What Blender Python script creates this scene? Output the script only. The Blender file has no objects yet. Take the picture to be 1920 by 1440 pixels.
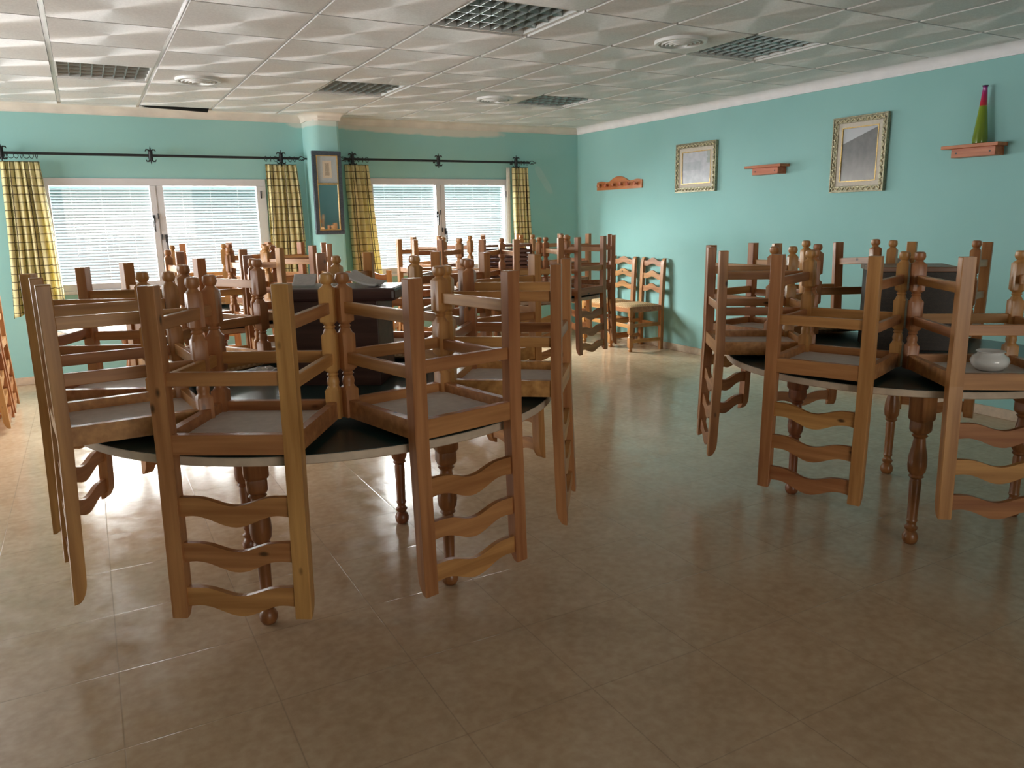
import bpy, bmesh, math, random
from mathutils import Vector, Matrix, Euler
random.seed(7)
R = math.radians
C = bpy.context.scene.collection
S = bpy.context.scene

# ------------------------------------------------------------------ camera, light, exposure
F0, YAW, PITCH, ROLL = 1434.48, 0.499373, -0.213566, -0.0179981
cam = bpy.data.cameras.new('camera'); camo = bpy.data.objects.new('camera', cam); C.objects.link(camo)
cam.sensor_width = 36.0; cam.lens = 36.0 * F0 / 1920; cam.clip_start = 0.05; cam.clip_end = 60
fwd = Vector((math.sin(YAW)*math.cos(PITCH), math.cos(YAW)*math.cos(PITCH), math.sin(PITCH)))
rt = Vector((math.cos(YAW), -math.sin(YAW), 0)); up = rt.cross(fwd)
r2 = rt*math.cos(ROLL) + up*math.sin(ROLL); u2 = -rt*math.sin(ROLL) + up*math.cos(ROLL)
CAMZ = 1.37
camo.matrix_world = Matrix(((r2.x, u2.x, -fwd.x, 0), (r2.y, u2.y, -fwd.y, 0), (r2.z, u2.z, -fwd.z, CAMZ), (0, 0, 0, 1)))
S.camera = camo
S.view_settings.view_transform = 'Standard'; S.view_settings.look = 'None'
S.view_settings.exposure = 0.44; S.view_settings.gamma = 1.0; S.view_settings.use_curve_mapping = False
try:
    S.cycles.use_denoising = True; S.cycles.max_bounces = 10; S.cycles.diffuse_bounces = 8
    S.cycles.glossy_bounces = 4; S.cycles.transmission_bounces = 4
    S.cycles.caustics_reflective = False; S.cycles.caustics_refractive = False
    S.cycles.sample_clamp_indirect = 6.0
except Exception: pass

WX, WY, H = 5.25, 7.90, 2.398          # right wall, window wall, ceiling height
LX, BY = -3.60, -3.40                  # left wall, back wall (behind the viewer)
w = bpy.data.worlds.new('sky'); S.world = w; w.use_nodes = True
w.node_tree.nodes['Background'].inputs[0].default_value = (0.80, 0.90, 1.0, 1)
w.node_tree.nodes['Background'].inputs[1].default_value = 1.0

def area(name, loc, rot, sx, sy, power, col, spread=180):
    l = bpy.data.lights.new(name, 'AREA'); l.shape = 'RECTANGLE'; l.size = sx; l.size_y = sy
    l.energy = power; l.color = col; l.spread = R(spread)
    o = bpy.data.objects.new(name, l); C.objects.link(o); o.location = loc; o.rotation_euler = rot
    return o
# daylight outside the two windows in view (behind their blinds)
WIN1 = (-0.26, 1.61, 0.80, 1.78); WIN2 = (2.65, 4.32, 0.81, 1.80)
for (x0, x1, z0, z1), pw in ((WIN1, 800), (WIN2, 900)):
    area('window_wall_light', ((x0+x1)/2, WY+0.45, 1.75), (R(-90), 0, 0), x1-x0+.5, 2.2, pw, (1.0, 0.985, 0.97))
# added fill lamps at made-up openings out of view: further left in the window wall, left wall, behind the viewer
FILL_WIN = (-3.2, -1.25, .80, 2.05)  # made-up window out of view, put in to admit fill light
area('window_wall_light', (-2.22, WY+.42, 1.45), (R(-90), 0, 0), 2.4, 1.6, 70, (1.0, 0.98, 0.965), 120)  # fill lamp behind the made-up window
area('fill_left', (LX-.25, 6.0, 1.35), (0, R(-90), R(6)), 1.3, 3.2, 120, (1.0, 0.97, 0.94), 110)  # fill lamp added beyond the unseen left wall
area('fill_back', (1.0, BY-.35, 1.45), (R(92), 0, R(-8)), 3.0, 1.5, 14, (1.0, 0.90, 0.78), 75)  # weak warm fill lamp added behind the viewer

# ------------------------------------------------------------------ materials
def mat(name, col=(.8, .8, .8), rough=.5, spec=.5, metal=0.0):
    m = bpy.data.materials.new(name); m.use_nodes = True
    b = m.node_tree.nodes['Principled BSDF']
    b.inputs['Base Color'].default_value = (*col, 1); b.inputs['Roughness'].default_value = rough
    b.inputs['Metallic'].default_value = metal; b.inputs['Specular IOR Level'].default_value = spec
    return m, m.node_tree, b
def N(nt, t, **kw):
    n = nt.nodes.new(t)
    for k, v in kw.items():
        if k.startswith('i_'): n.inputs[k[2:].replace('_', ' ')].default_value = v
        else: setattr(n, k, v)
    return n
def ramp(nt, stops, fac=None):
    r = nt.nodes.new('ShaderNodeValToRGB'); e = r.color_ramp.elements
    e[0].position, e[0].color = stops[0][0], (*stops[0][1], 1)
    e[1].position, e[1].color = stops[-1][0], (*stops[-1][1], 1)
    for p, c in stops[1:-1]:
        x = e.new(p); x.color = (*c, 1)
    if fac is not None: nt.links.new(fac, r.inputs[0])
    return r
def mix(nt, fac, a, b, mode='MIX'):
    n = nt.nodes.new('ShaderNodeMix'); n.data_type = 'RGBA'; n.blend_type = mode
    for s, v in ((0, fac), (6, a), (7, b)):
        if isinstance(v, (int, float)): n.inputs[s].default_value = v
        elif isinstance(v, tuple): n.inputs[s].default_value = (*v, 1)
        else: nt.links.new(v, n.inputs[s])
    return n.outputs[2]
def math_(nt, op, a, b=None, c=None):
    n = nt.nodes.new('ShaderNodeMath'); n.operation = op
    for i, v in enumerate((a, b, c)):
        if v is None: continue
        if isinstance(v, (int, float)): n.inputs[i].default_value = v
        else: nt.links.new(v, n.inputs[i])
    return n.outputs[0]
def bump(nt, b, h, strength=.2, dist=.01):
    n = nt.nodes.new('ShaderNodeBump'); n.inputs['Strength'].default_value = strength; n.inputs['Distance'].default_value = dist
    nt.links.new(h, n.inputs['Height']); nt.links.new(n.outputs[0], b.inputs['Normal'])

def wood(name, axis, dark, light, rough=.38, knots=True, rnd=.35):
    m, nt, b = mat(name, light, rough, .45)
    tc = N(nt, 'ShaderNodeTexCoord'); mp = N(nt, 'ShaderNodeMapping')
    oi = N(nt, 'ShaderNodeObjectInfo')
    sc = [38, 38, 38]; sc[axis] = 2.2
    mp.inputs['Scale'].default_value = sc
    add = N(nt, 'ShaderNodeVectorMath', operation='ADD')
    nt.links.new(tc.outputs['Object'], mp.inputs[0]); nt.links.new(mp.outputs[0], add.inputs[0])
    mul = N(nt, 'ShaderNodeVectorMath', operation='SCALE'); mul.inputs['Scale'].default_value = 40
    nt.links.new(oi.outputs['Location'], mul.inputs[0]); nt.links.new(mul.outputs[0], add.inputs[1])
    no = N(nt, 'ShaderNodeTexNoise'); no.inputs['Scale'].default_value = 1.0; no.inputs['Detail'].default_value = 5
    nt.links.new(add.outputs[0], no.inputs[0])
    r = ramp(nt, [(.3, dark), (.52, tuple((a+c)/2 for a, c in zip(dark, light))), (.72, light)], no.outputs[0])
    col = r.outputs[0]
    hs = N(nt, 'ShaderNodeHueSaturation')
    rv = math_(nt, 'MULTIPLY_ADD', oi.outputs['Random'], rnd, 1-rnd/2); nt.links.new(rv, hs.inputs['Value'])
    rh = math_(nt, 'MULTIPLY_ADD', oi.outputs['Random'], .02, .488); nt.links.new(rh, hs.inputs['Hue'])
    nt.links.new(col, hs.inputs['Color']); col = hs.outputs[0]
    if knots:
        mp2 = N(nt, 'ShaderNodeMapping'); s2 = [9, 9, 9]; s2[axis] = 4.5; mp2.inputs['Scale'].default_value = s2
        nt.links.new(tc.outputs['Object'], mp2.inputs[0])
        a2 = N(nt, 'ShaderNodeVectorMath', operation='ADD'); nt.links.new(mp2.outputs[0], a2.inputs[0]); nt.links.new(mul.outputs[0], a2.inputs[1])
        vo = N(nt, 'ShaderNodeTexVoronoi'); vo.inputs['Scale'].default_value = 1.0; nt.links.new(a2.outputs[0], vo.inputs[0])
        k = ramp(nt, [(.035, (1, 1, 1)), (.085, (0, 0, 0))], vo.outputs['Distance'])
        col = mix(nt, k.outputs[0], col, tuple(c*.25 for c in dark))
    nt.links.new(col, b.inputs['Base Color'])
    bump(nt, b, no.outputs[0], .12, .002)
    return m
DK, LT = (.31, .128, .040), (.55, .272, .098)
M_WV = wood('pine_vertical', 2, DK, LT)
M_WX = wood('pine_crosswise', 0, DK, LT)
M_WY = wood('pine_lengthwise', 1, DK, LT)
M_TABLE = wood('table_wood', 2, (.16, .055, .018), (.34, .14, .05), .3, False)
M_DARK = wood('dark_stained_wood', 0, (.035, .015, .012), (.085, .042, .032), .35, False)
M_BROWN = wood('brown_louvre_wood', 0, (.13, .05, .02), (.26, .11, .05), .4, False)
M_RED = wood('reddish_pine', 1, (.36, .10, .035), (.60, .22, .09), .4, False, .1)

def simple(name, col, rough=.5, spec=.5, metal=0.0, noise=None, bmp=0):
    m, nt, b = mat(name, col, rough, spec, metal)
    if noise or bmp:
        tc = N(nt, 'ShaderNodeTexCoord'); no = N(nt, 'ShaderNodeTexNoise'); no.inputs['Scale'].default_value = noise[0] if noise else 60
        no.inputs['Detail'].default_value = 4; nt.links.new(tc.outputs['Object'], no.inputs[0])
        if noise:
            k = noise[1]; r = ramp(nt, [(.3, tuple(c*(1-k) for c in col)), (.7, tuple(min(1, c*(1+k)) for c in col))], no.outputs[0])
            nt.links.new(r.outputs[0], b.inputs['Base Color'])
        if bmp: bump(nt, b, no.outputs[0], bmp, .003)
    return m
M_IRON = simple('black_iron', (.008, .010, .012), .45, .5, .2, (40, .3), .2)
M_WHITE = simple('white_frame', (.60, .60, .63), .35, .5, 0, (8, .03))
M_CORN = simple('cornice_plaster', (.84, .83, .86), .7, .3, 0, (10, .04))
M_CORNB = simple('cornice_plaster_beige', (.66, .62, .56), .75, .3, 0, (6, .10))
M_BOARD = simple('seat_underside_board', (.68, .65, .62), .6, .3, 0, (30, .08))
M_GREEN = simple('green_laminate', (.010, .034, .034), .28, .5, 0, (5, .25))
M_EDGE = simple('table_edge_band', (.56, .44, .33), .5, .4, 0, (30, .1))
M_GOLD = simple('gold_leaf', (.62, .42, .16), .35, .6, .6, (60, .2))
M_BLUEG = simple('blue_grey_frame', (.055, .075, .105), .4, .5, 0, (90, .35), .3)
M_SILVER = simple('champagne_frame', (.30, .27, .18), .38, .6, .55, (90, .5), .5)
M_MAT = simple('cream_mount', (.62, .56, .48), .8, .2, 0, (80, .05))
M_BMAT = simple('pale_blue_mount', (.46, .53, .58), .8, .2, 0, (80, .04))
M_MIRROR = simple('mirror_glass', (.80, .84, .84), .03, .5, 1.0, (2, .01))
M_PORC = simple('white_porcelain', (.78, .78, .76), .12, .6, 0, (4, .02))
M_ALU = simple('louvre_aluminium', (.42, .46, .45), .28, .6, .75, (30, .05))
M_LBACK = simple('luminaire_inside', (.30, .40, .40), .5, .4, 0, (10, .1))
M_VENT = simple('white_painted_metal', (.74, .74, .73), .4, .5, 0, (20, .03))
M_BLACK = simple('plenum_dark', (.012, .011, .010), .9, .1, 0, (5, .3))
M_CLOTH = simple('pale_grey_cloth', (.58, .56, .55), .9, .1, 0, (60, .08), .2)
M_PLASTIC = simple('cloudy_plastic', (.62, .62, .60), .2, .6, 0, (20, .15))
M_HANDLE = simple('dark_handle', (.02, .02, .025), .4, .5, 0, (20, .2))
M_SHEER = simple('white_sheer', (.80, .80, .76), .9, .1, 0, (40, .05))

def wall_paint(name, patches):
    m, nt, b = mat(name, (.31, .52, .49), .75, .25)
    tc = N(nt, 'ShaderNodeTexCoord')
    n1 = N(nt, 'ShaderNodeTexNoise'); n1.inputs['Scale'].default_value = 1.3; n1.inputs['Detail'].default_value = 4
    nt.links.new(tc.outputs['Object'], n1.inputs[0])
    r = ramp(nt, [(.3, (.28, .535, .52)), (.7, (.315, .57, .555))], n1.outputs[0]); col = r.outputs[0]
    sep = N(nt, 'ShaderNodeSeparateXYZ'); nt.links.new(tc.outputs['Object'], sep.inputs[0])
    n2 = N(nt, 'ShaderNodeTexNoise'); n2.inputs['Scale'].default_value = 7; n2.inputs['Detail'].default_value = 6
    nt.links.new(tc.outputs['Object'], n2.inputs[0])
    for (ax, cx, cz, sx, sz, ang, c, k) in patches:
        u = sep.outputs[ax]; z = sep.outputs[2]
        du = math_(nt, 'SUBTRACT', u, cx); dz = math_(nt, 'SUBTRACT', z, cz)
        ca, sa = math.cos(ang), math.sin(ang)
        p = math_(nt, 'ADD', math_(nt, 'MULTIPLY', du, ca/sx), math_(nt, 'MULTIPLY', dz, sa/sx))
        q = math_(nt, 'ADD', math_(nt, 'MULTIPLY', du, -sa/sz), math_(nt, 'MULTIPLY', dz, ca/sz))
        p4 = math_(nt, 'POWER', math_(nt, 'ABSOLUTE', p), 4); q2 = math_(nt, 'POWER', math_(nt, 'ABSOLUTE', q), 2)
        d = math_(nt, 'ADD', math_(nt, 'ADD', p4, q2), math_(nt, 'MULTIPLY_ADD', n2.outputs[0], 1.2, -.6))
        k2 = ramp(nt, [(.55, (k, k, k)), (1.0, (0, 0, 0))], d)
        col = mix(nt, k2.outputs[0], col, c)
    nt.links.new(col, b.inputs['Base Color'])
    n3 = N(nt, 'ShaderNodeTexNoise'); n3.inputs['Scale'].default_value = 120; nt.links.new(tc.outputs['Object'], n3.inputs[0])
    bump(nt, b, n3.outputs[0], .12, .002)
    return m
M_WALLW = wall_paint('turquoise_wall_patched', [
    (0, 3.30, 2.300, .98, .060, -.015, (.66, .64, .58), .9),
    (0, 2.14, 2.31, .30, .05, 0, (.66, .64, .58), .7),
    (0, 4.78, 1.80, .20, .045, -.95, (.50, .62, .59), .38)])
M_WALL = wall_paint('turquoise_wall', [])

def floor_mat():
    m, nt, b = mat('floor_stone_tiles', (.4, .33, .24), .3, .42)
    tc = N(nt, 'ShaderNodeTexCoord'); sep = N(nt, 'ShaderNodeSeparateXYZ'); nt.links.new(tc.outputs['Object'], sep.inputs[0])
    g = []
    for ax, off in ((0, .757), (1, 2.905)):
        v = math_(nt, 'DIVIDE', math_(nt, 'SUBTRACT', sep.outputs[ax], off-.41*40), .41)
        fr = math_(nt, 'FRACT', v)
        d = math_(nt, 'MINIMUM', fr, math_(nt, 'SUBTRACT', 1.0, fr))
        g.append(d)
    dm = math_(nt, 'MINIMUM', g[0], g[1])
    gr = ramp(nt, [(.0015, (1, 1, 1)), (.0055, (0, 0, 0))], dm)
    n1 = N(nt, 'ShaderNodeTexNoise'); n1.inputs['Scale'].default_value = 3.2; n1.inputs['Detail'].default_value = 8; n1.inputs['Roughness'].default_value = .65
    nt.links.new(tc.outputs['Object'], n1.inputs[0])
    r = ramp(nt, [(.28, (.43, .29, .175)), (.5, (.52, .37, .235)), (.74, (.60, .45, .30))], n1.outputs[0])
    n2 = N(nt, 'ShaderNodeTexNoise'); n2.inputs['Scale'].default_value = 28; n2.inputs['Detail'].default_value = 6
    nt.links.new(tc.outputs['Object'], n2.inputs[0])
    c = mix(nt, .35, r.outputs[0], ramp(nt, [(.35, (.41, .27, .165)), (.65, (.62, .46, .31))], n2.outputs[0]).outputs[0])
    c = mix(nt, math_(nt, 'MULTIPLY', gr.outputs[0], .5), c, (.22, .16, .11))
    nt.links.new(c, b.inputs['Base Color'])
    n3 = N(nt, 'ShaderNodeTexNoise'); n3.inputs['Scale'].default_value = 9; n3.inputs['Detail'].default_value = 7; nt.links.new(tc.outputs['Object'], n3.inputs[0])
    rr = ramp(nt, [(.34, (.12, .12, .12)), (.66, (.27, .27, .27))], n3.outputs[0]); nt.links.new(rr.outputs[0], b.inputs['Roughness'])
    n4 = N(nt, 'ShaderNodeTexNoise'); n4.inputs['Scale'].default_value = 26; n4.inputs['Detail'].default_value = 3; nt.links.new(tc.outputs['Object'], n4.inputs[0])
    h = math_(nt, 'SUBTRACT', math_(nt, 'MULTIPLY', n4.outputs[0], .35), math_(nt, 'MULTIPLY', gr.outputs[0], .3))
    bump(nt, b, h, .30, .004)
    return m
M_FLOOR = floor_mat()

GX, GY = 1.7513, 4.0849                # a crossing of the 0.6 m ceiling grid
SW_AMP = 1.9
def ceil_mat():
    m, nt, b = mat('ceiling_tile_swirl', (.50, .475, .45), .6, .3)
    tc = N(nt, 'ShaderNodeTexCoord'); sep = N(nt, 'ShaderNodeSeparateXYZ'); nt.links.new(tc.outputs['Object'], sep.inputs[0])
    comp = []
    for ax, off in ((0, GX), (1, GY)):
        v = math_(nt, 'FRACT', math_(nt, 'DIVIDE', math_(nt, 'SUBTRACT', sep.outputs[ax], off-12.0), .6))
        comp.append(math_(nt, 'SUBTRACT', v, .5))
    vx, vy = comp
    r2_ = math_(nt, 'ADD', math_(nt, 'MULTIPLY', vx, vx), math_(nt, 'MULTIPLY', vy, vy)); rr = math_(nt, 'MAXIMUM', math_(nt, 'SQRT', r2_), .004)
    wv = math_(nt, 'MULTIPLY', math_(nt, 'COSINE', math_(nt, 'MULTIPLY', rr, 2*math.pi/.022)), SW_AMP)
    cx = N(nt, 'ShaderNodeCombineXYZ')
    nt.links.new(math_(nt, 'MULTIPLY', math_(nt, 'DIVIDE', vx, rr), wv), cx.inputs[0]); nt.links.new(math_(nt, 'MULTIPLY', math_(nt, 'DIVIDE', vy, rr), wv), cx.inputs[1])
    cx.inputs[2].default_value = -1.0
    nrm = N(nt, 'ShaderNodeVectorMath', operation='NORMALIZE'); nt.links.new(cx.outputs[0], nrm.inputs[0])
    n1 = N(nt, 'ShaderNodeTexNoise'); n1.inputs['Scale'].default_value = 90; n1.inputs['Detail'].default_value = 3; nt.links.new(tc.outputs['Object'], n1.inputs[0])
    r = ramp(nt, [(.35, (.70, .69, .69)), (.65, (.81, .80, .80))], n1.outputs[0]); nt.links.new(r.outputs[0], b.inputs['Base Color'])
    tg = N(nt, 'ShaderNodeCombineXYZ'); nt.links.new(math_(nt, 'DIVIDE', vx, rr), tg.inputs[0]); nt.links.new(math_(nt, 'DIVIDE', vy, rr), tg.inputs[1])
    gl = N(nt, 'ShaderNodeBsdfAnisotropic'); gl.inputs['Color'].default_value = (.85, .84, .84, 1); gl.inputs['Roughness'].default_value = .68
    gl.inputs['Anisotropy'].default_value = .62; nt.links.new(tg.outputs[0], gl.inputs['Tangent'])
    ms = N(nt, 'ShaderNodeMixShader'); ms.inputs[0].default_value = .22
    nt.links.new(b.outputs[0], ms.inputs[1]); nt.links.new(gl.outputs[0], ms.inputs[2]); nt.links.new(ms.outputs[0], nt.nodes['Material Output'].inputs[0])
    return m
M_CEIL = ceil_mat()
M_TBAR = simple('ceiling_grid_bar', (.88, .88, .90), .25, .5, 0, (6, .03))

def slat_mat():
    m, nt, b = mat('blind_slat', (.62, .62, .64), .5, .3)
    tc = N(nt, 'ShaderNodeTexCoord'); n = N(nt, 'ShaderNodeTexNoise'); n.inputs['Scale'].default_value = 3; nt.links.new(tc.outputs['Object'], n.inputs[0])
    r = ramp(nt, [(.3, (.055, .052, .050)), (.7, (.075, .075, .075))], n.outputs[0]); nt.links.new(r.outputs[0], b.inputs['Base Color'])
    return m
M_SLAT = slat_mat()

def curtain_mat():
    m, nt, b = mat('yellow_check_cotton', (.75, .62, .22), .85, .1)
    uv = N(nt, 'ShaderNodeUVMap'); sep = N(nt, 'ShaderNodeSeparateXYZ'); nt.links.new(uv.outputs[0], sep.inputs[0])
    n = N(nt, 'ShaderNodeTexNoise'); n.inputs['Scale'].default_value = 60; nt.links.new(uv.outputs[0], n.inputs[0])
    wv = math_(nt, 'MULTIPLY_ADD', n.outputs[0], .10, -.05)
    ls = []
    for ax, s in ((0, .062), (1, .066)):
        f = math_(nt, 'FRACT', math_(nt, 'ADD', math_(nt, 'DIVIDE', sep.outputs[ax], s), wv))
        ls.append(ramp(nt, [(.0, (1, 1, 1)), (.085, (1, 1, 1)), (.12, (0, 0, 0))], f).outputs[0])
    l = mix(nt, 1.0, ls[0], ls[1], 'LIGHTEN')
    n2 = N(nt, 'ShaderNodeTexNoise'); n2.inputs['Scale'].default_value = 9; nt.links.new(uv.outputs[0], n2.inputs[0])
    base = ramp(nt, [(.3, (.72, .64, .32)), (.7, (.86, .79, .50))], n2.outputs[0]).outputs[0]
    col = mix(nt, math_(nt, 'MULTIPLY', l, .9), base, (.075, .055, .035))
    nt.links.new(col, b.inputs['Base Color'])
    tr = N(nt, 'ShaderNodeBsdfTranslucent'); nt.links.new(col, tr.inputs[0])
    ms = N(nt, 'ShaderNodeMixShader'); ms.inputs[0].default_value = .35
    nt.links.new(b.outputs[0], ms.inputs[1]); nt.links.new(tr.outputs[0], ms.inputs[2])
    nt.links.new(ms.outputs[0], nt.nodes['Material Output'].inputs[0])
    return m
M_CURT = curtain_mat()

def cushion_mat():
    m, nt, b = mat('woven_seat_fabric', (.45, .29, .12), .85, .15)
    tc = N(nt, 'ShaderNodeTexCoord'); ck = N(nt, 'ShaderNodeTexChecker'); ck.inputs['Scale'].default_value = 70
    ck.inputs[1].default_value = (.42, .26, .13, 1); ck.inputs[2].default_value = (.58, .40, .23, 1)
    nt.links.new(tc.outputs['Object'], ck.inputs[0]); nt.links.new(ck.outputs[0], b.inputs['Base Color'])
    bump(nt, b, ck.outputs[1], .3, .002)
    return m
M_CUSH = cushion_mat()

def wicker_mat():
    m, nt, b = mat('dark_wicker', (.06, .035, .02), .5, .4)
    tc = N(nt, 'ShaderNodeTexCoord'); ck = N(nt, 'ShaderNodeTexBrick'); ck.inputs['Scale'].default_value = 42
    ck.inputs['Color1'].default_value = (.032, .020, .011, 1); ck.inputs['Color2'].default_value = (.050, .030, .016, 1); ck.inputs['Mortar'].default_value = (.012, .008, .006, 1)
    mp = N(nt, 'ShaderNodeMapping'); mp.inputs['Rotation'].default_value = (R(90), 0, 0)
    nt.links.new(tc.outputs['Object'], mp.inputs[0]); nt.links.new(mp.outputs[0], ck.inputs[0]); nt.links.new(ck.outputs[0], b.inputs['Base Color'])
    bump(nt, b, ck.outputs[1], -.4, .003)
    return m
M_WICK = wicker_mat()

def glass_mat():
    m = bpy.data.materials.new('window_glass'); m.use_nodes = True; nt = m.node_tree; nt.nodes.remove(nt.nodes['Principled BSDF'])
    tr = N(nt, 'ShaderNodeBsdfTransparent'); tr.inputs[0].default_value = (.96, .98, .97, 1)
    gl = N(nt, 'ShaderNodeBsdfGlossy'); gl.inputs['Roughness'].default_value = .02; gl.inputs[0].default_value = (.9, .9, .9, 1)
    ms = N(nt, 'ShaderNodeMixShader'); ms.inputs[0].default_value = .012
    nt.links.new(tr.outputs[0], ms.inputs[1]); nt.links.new(gl.outputs[0], ms.inputs[2]); nt.links.new(ms.outputs[0], nt.nodes['Material Output'].inputs[0])
    return m
M_GLASS = glass_mat()

def vase_mat():
    m, nt, b = mat('painted_glass', (.2, .3, .02), .12, .6)
    tc = N(nt, 'ShaderNodeTexCoord'); sep = N(nt, 'ShaderNodeSeparateXYZ'); nt.links.new(tc.outputs['Object'], sep.inputs[0])
    r = ramp(nt, [(.0, (.13, .20, .02)), (.23, (.20, .29, .02)), (.238, (.50, .015, .03)), (.30, (.42, .015, .10)), (.345, (.30, .02, .22)), (.355, (.05, .01, .06))], sep.outputs[2])
    nt.links.new(r.outputs[0], b.inputs['Base Color'])
    return m
M_VASE = vase_mat()

def print_mat(name, kind):
    m, nt, b = mat(name, (.6, .6, .6), .25, .5)
    tc = N(nt, 'ShaderNodeTexCoord'); sep = N(nt, 'ShaderNodeSeparateXYZ'); nt.links.new(tc.outputs['Generated'], sep.inputs[0])
    n = N(nt, 'ShaderNodeTexNoise'); n.inputs['Scale'].default_value = 7; n.inputs['Detail'].default_value = 6; nt.links.new(tc.outputs['Generated'], n.inputs[0])
    z = sep.outputs[2]; y = sep.outputs[1]
    if kind == 'mist':       # pale drawing of a building and trees in mist
        base = ramp(nt, [(.3, (.44, .46, .52)), (.7, (.60, .61, .66))], n.outputs[0]).outputs[0]
        band = math_(nt, 'MULTIPLY', math_(nt, 'LESS_THAN', math_(nt, 'ABSOLUTE', math_(nt, 'SUBTRACT', z, .55)), .13), math_(nt, 'GREATER_THAN', y, .35))
        col = mix(nt, math_(nt, 'MULTIPLY', band, .35), base, (.30, .34, .38))
        tree = math_(nt, 'MULTIPLY', math_(nt, 'GREATER_THAN', z, .62), math_(nt, 'LESS_THAN', math_(nt, 'ADD', y, math_(nt, 'MULTIPLY', n.outputs[0], .3)), .30))
        col = mix(nt, math_(nt, 'MULTIPLY', tree, .5), col, (.26, .32, .26))
    elif kind == 'hill':     # grey hillside slope against a pale sky
        base = ramp(nt, [(.3, (.20, .19, .20)), (.7, (.33, .31, .31))], n.outputs[0]).outputs[0]
        low = ramp(nt, [(.0, (.42, .39, .38)), (.55, (.16, .16, .17)), (1, (.12, .13, .13))], z).outputs[0]
        base = mix(nt, .6, base, low)
        sky = math_(nt, 'GREATER_THAN', math_(nt, 'ADD', z, math_(nt, 'MULTIPLY', y, .28)), .98)
        col = mix(nt, sky, base, (.52, .54, .58))
    else:                    # small sepia sketch on cream paper
        n.inputs['Scale'].default_value = 30
        base = (.66, .60, .50)
        x = sep.outputs[0]
        inx = math_(nt, 'LESS_THAN', math_(nt, 'ABSOLUTE', math_(nt, 'SUBTRACT', x, .5)), .24)
        inz = math_(nt, 'LESS_THAN', math_(nt, 'ABSOLUTE', math_(nt, 'SUBTRACT', z, .5)), .36)
        ink = math_(nt, 'MULTIPLY', math_(nt, 'MULTIPLY', inx, inz), math_(nt, 'GREATER_THAN', n.outputs[0], .5))
        col = mix(nt, math_(nt, 'MULTIPLY', ink, .8), base, (.10, .06, .035))
    nt.links.new(col, b.inputs['Base Color'])
    return m
M_P1 = print_mat('misty_print', 'mist'); M_P2 = print_mat('hillside_print', 'hill'); M_P3 = print_mat('sepia_sketch', 'sketch')

# ------------------------------------------------------------------ mesh helpers
def box(bm, x0, x1, y0, y1, z0, z1, bev=0.0):
    vs = [bm.verts.new((x, y, z)) for x in (x0, x1) for y in (y0, y1) for z in (z0, z1)]
    idx = [(0, 1, 3, 2), (4, 6, 7, 5), (0, 4, 5, 1), (2, 3, 7, 6), (0, 2, 6, 4), (1, 5, 7, 3)]
    fs = [bm.faces.new([vs[i] for i in f]) for f in idx]
    if bev:
        es = list({e for f in fs for e in f.edges})
        bmesh.ops.bevel(bm, geom=es, offset=bev, segments=2, affect='EDGES', profile=.5)
def stack(bm, cx, cy, levels, n=20):
    """rings from bottom to top: (z, half_width, squareness 0 round .. 1 square)"""
    rings = []
    for z, h, s in levels:
        ring = []
        for k in range(n):
            a = 2*math.pi*(k+.5)/n; c, d = math.cos(a), math.sin(a)
            q = 1/max(abs(c), abs(d)); q = min(q, 1.30) if s < 1 else min(q, 1.36)
            rr = h*((1-s) + s*q)
            ring.append(bm.verts.new((cx+rr*c, cy+rr*d, z)))
        rings.append(ring)
    for a, b in zip(rings, rings[1:]):
        for k in range(n): bm.faces.new((a[k], a[(k+1) % n], b[(k+1) % n], b[k]))
    bm.faces.new(rings[0][::-1]); bm.faces.new(rings[-1])
def tube(bm, pts, r, n=8, closed=False):
    pts = [Vector(p) for p in pts]; rings = []
    m = len(pts)
    for i, p in enumerate(pts):
        if closed: d = pts[(i+1) % m]-pts[i-1]
        else: d = pts[min(i+1, m-1)]-pts[max(i-1, 0)]
        d.normalize(); a = Vector((0, 0, 1)) if abs(d.z) < .9 else Vector((0, 1, 0))
        u = d.cross(a).normalized(); v = d.cross(u)
        rr = r[i] if isinstance(r, (list, tuple)) else r
        rings.append([bm.verts.new(p+u*rr*math.cos(2*math.pi*k/n)+v*rr*math.sin(2*math.pi*k/n)) for k in range(n)])
    for i in range(m if closed else m-1):
        a, b = rings[i], rings[(i+1) % m]
        for k in range(n): bm.faces.new((a[k], a[(k+1) % n], b[(k+1) % n], b[k]))
    if not closed: bm.faces.new(rings[0][::-1]); bm.faces.new(rings[-1])
def extrude_poly(bm, poly, axis, a0, a1):
    """closed 2-D outline extruded along axis; poly coords are the two other axes in xyz order"""
    def P(u, v, t): 
        c = [u, v]; c.insert(axis, t); return c
    A = [bm.verts.new(P(u, v, a0)) for u, v in poly]; B = [bm.verts.new(P(u, v, a1)) for u, v in poly]
    n = len(poly)
    for k in range(n): bm.faces.new((A[k], A[(k+1) % n], B[(k+1) % n], B[k]))
    bm.faces.new(A[::-1]); bm.faces.new(B)
def obj(name, bm, m, parent=None, smooth=False, loc=None, rot=None):
    bmesh.ops.recalc_face_normals(bm, faces=bm.faces)
    me = bpy.data.meshes.new(name); bm.to_mesh(me); bm.free()
    me.materials.append(m)
    if smooth:
        for p in me.polygons: p.use_smooth = True
        try: me.set_sharp_from_angle(angle=R(38))
        except Exception: pass
    o = bpy.data.objects.new(name, me); C.objects.link(o)
    if parent: o.parent = parent
    if loc: o.location = loc
    if rot: o.rotation_euler = rot
    return o
def tag(o, label, cat, group=None):
    o['label'] = label; o['category'] = cat
    if group: o['group'] = group
    return o
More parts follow.
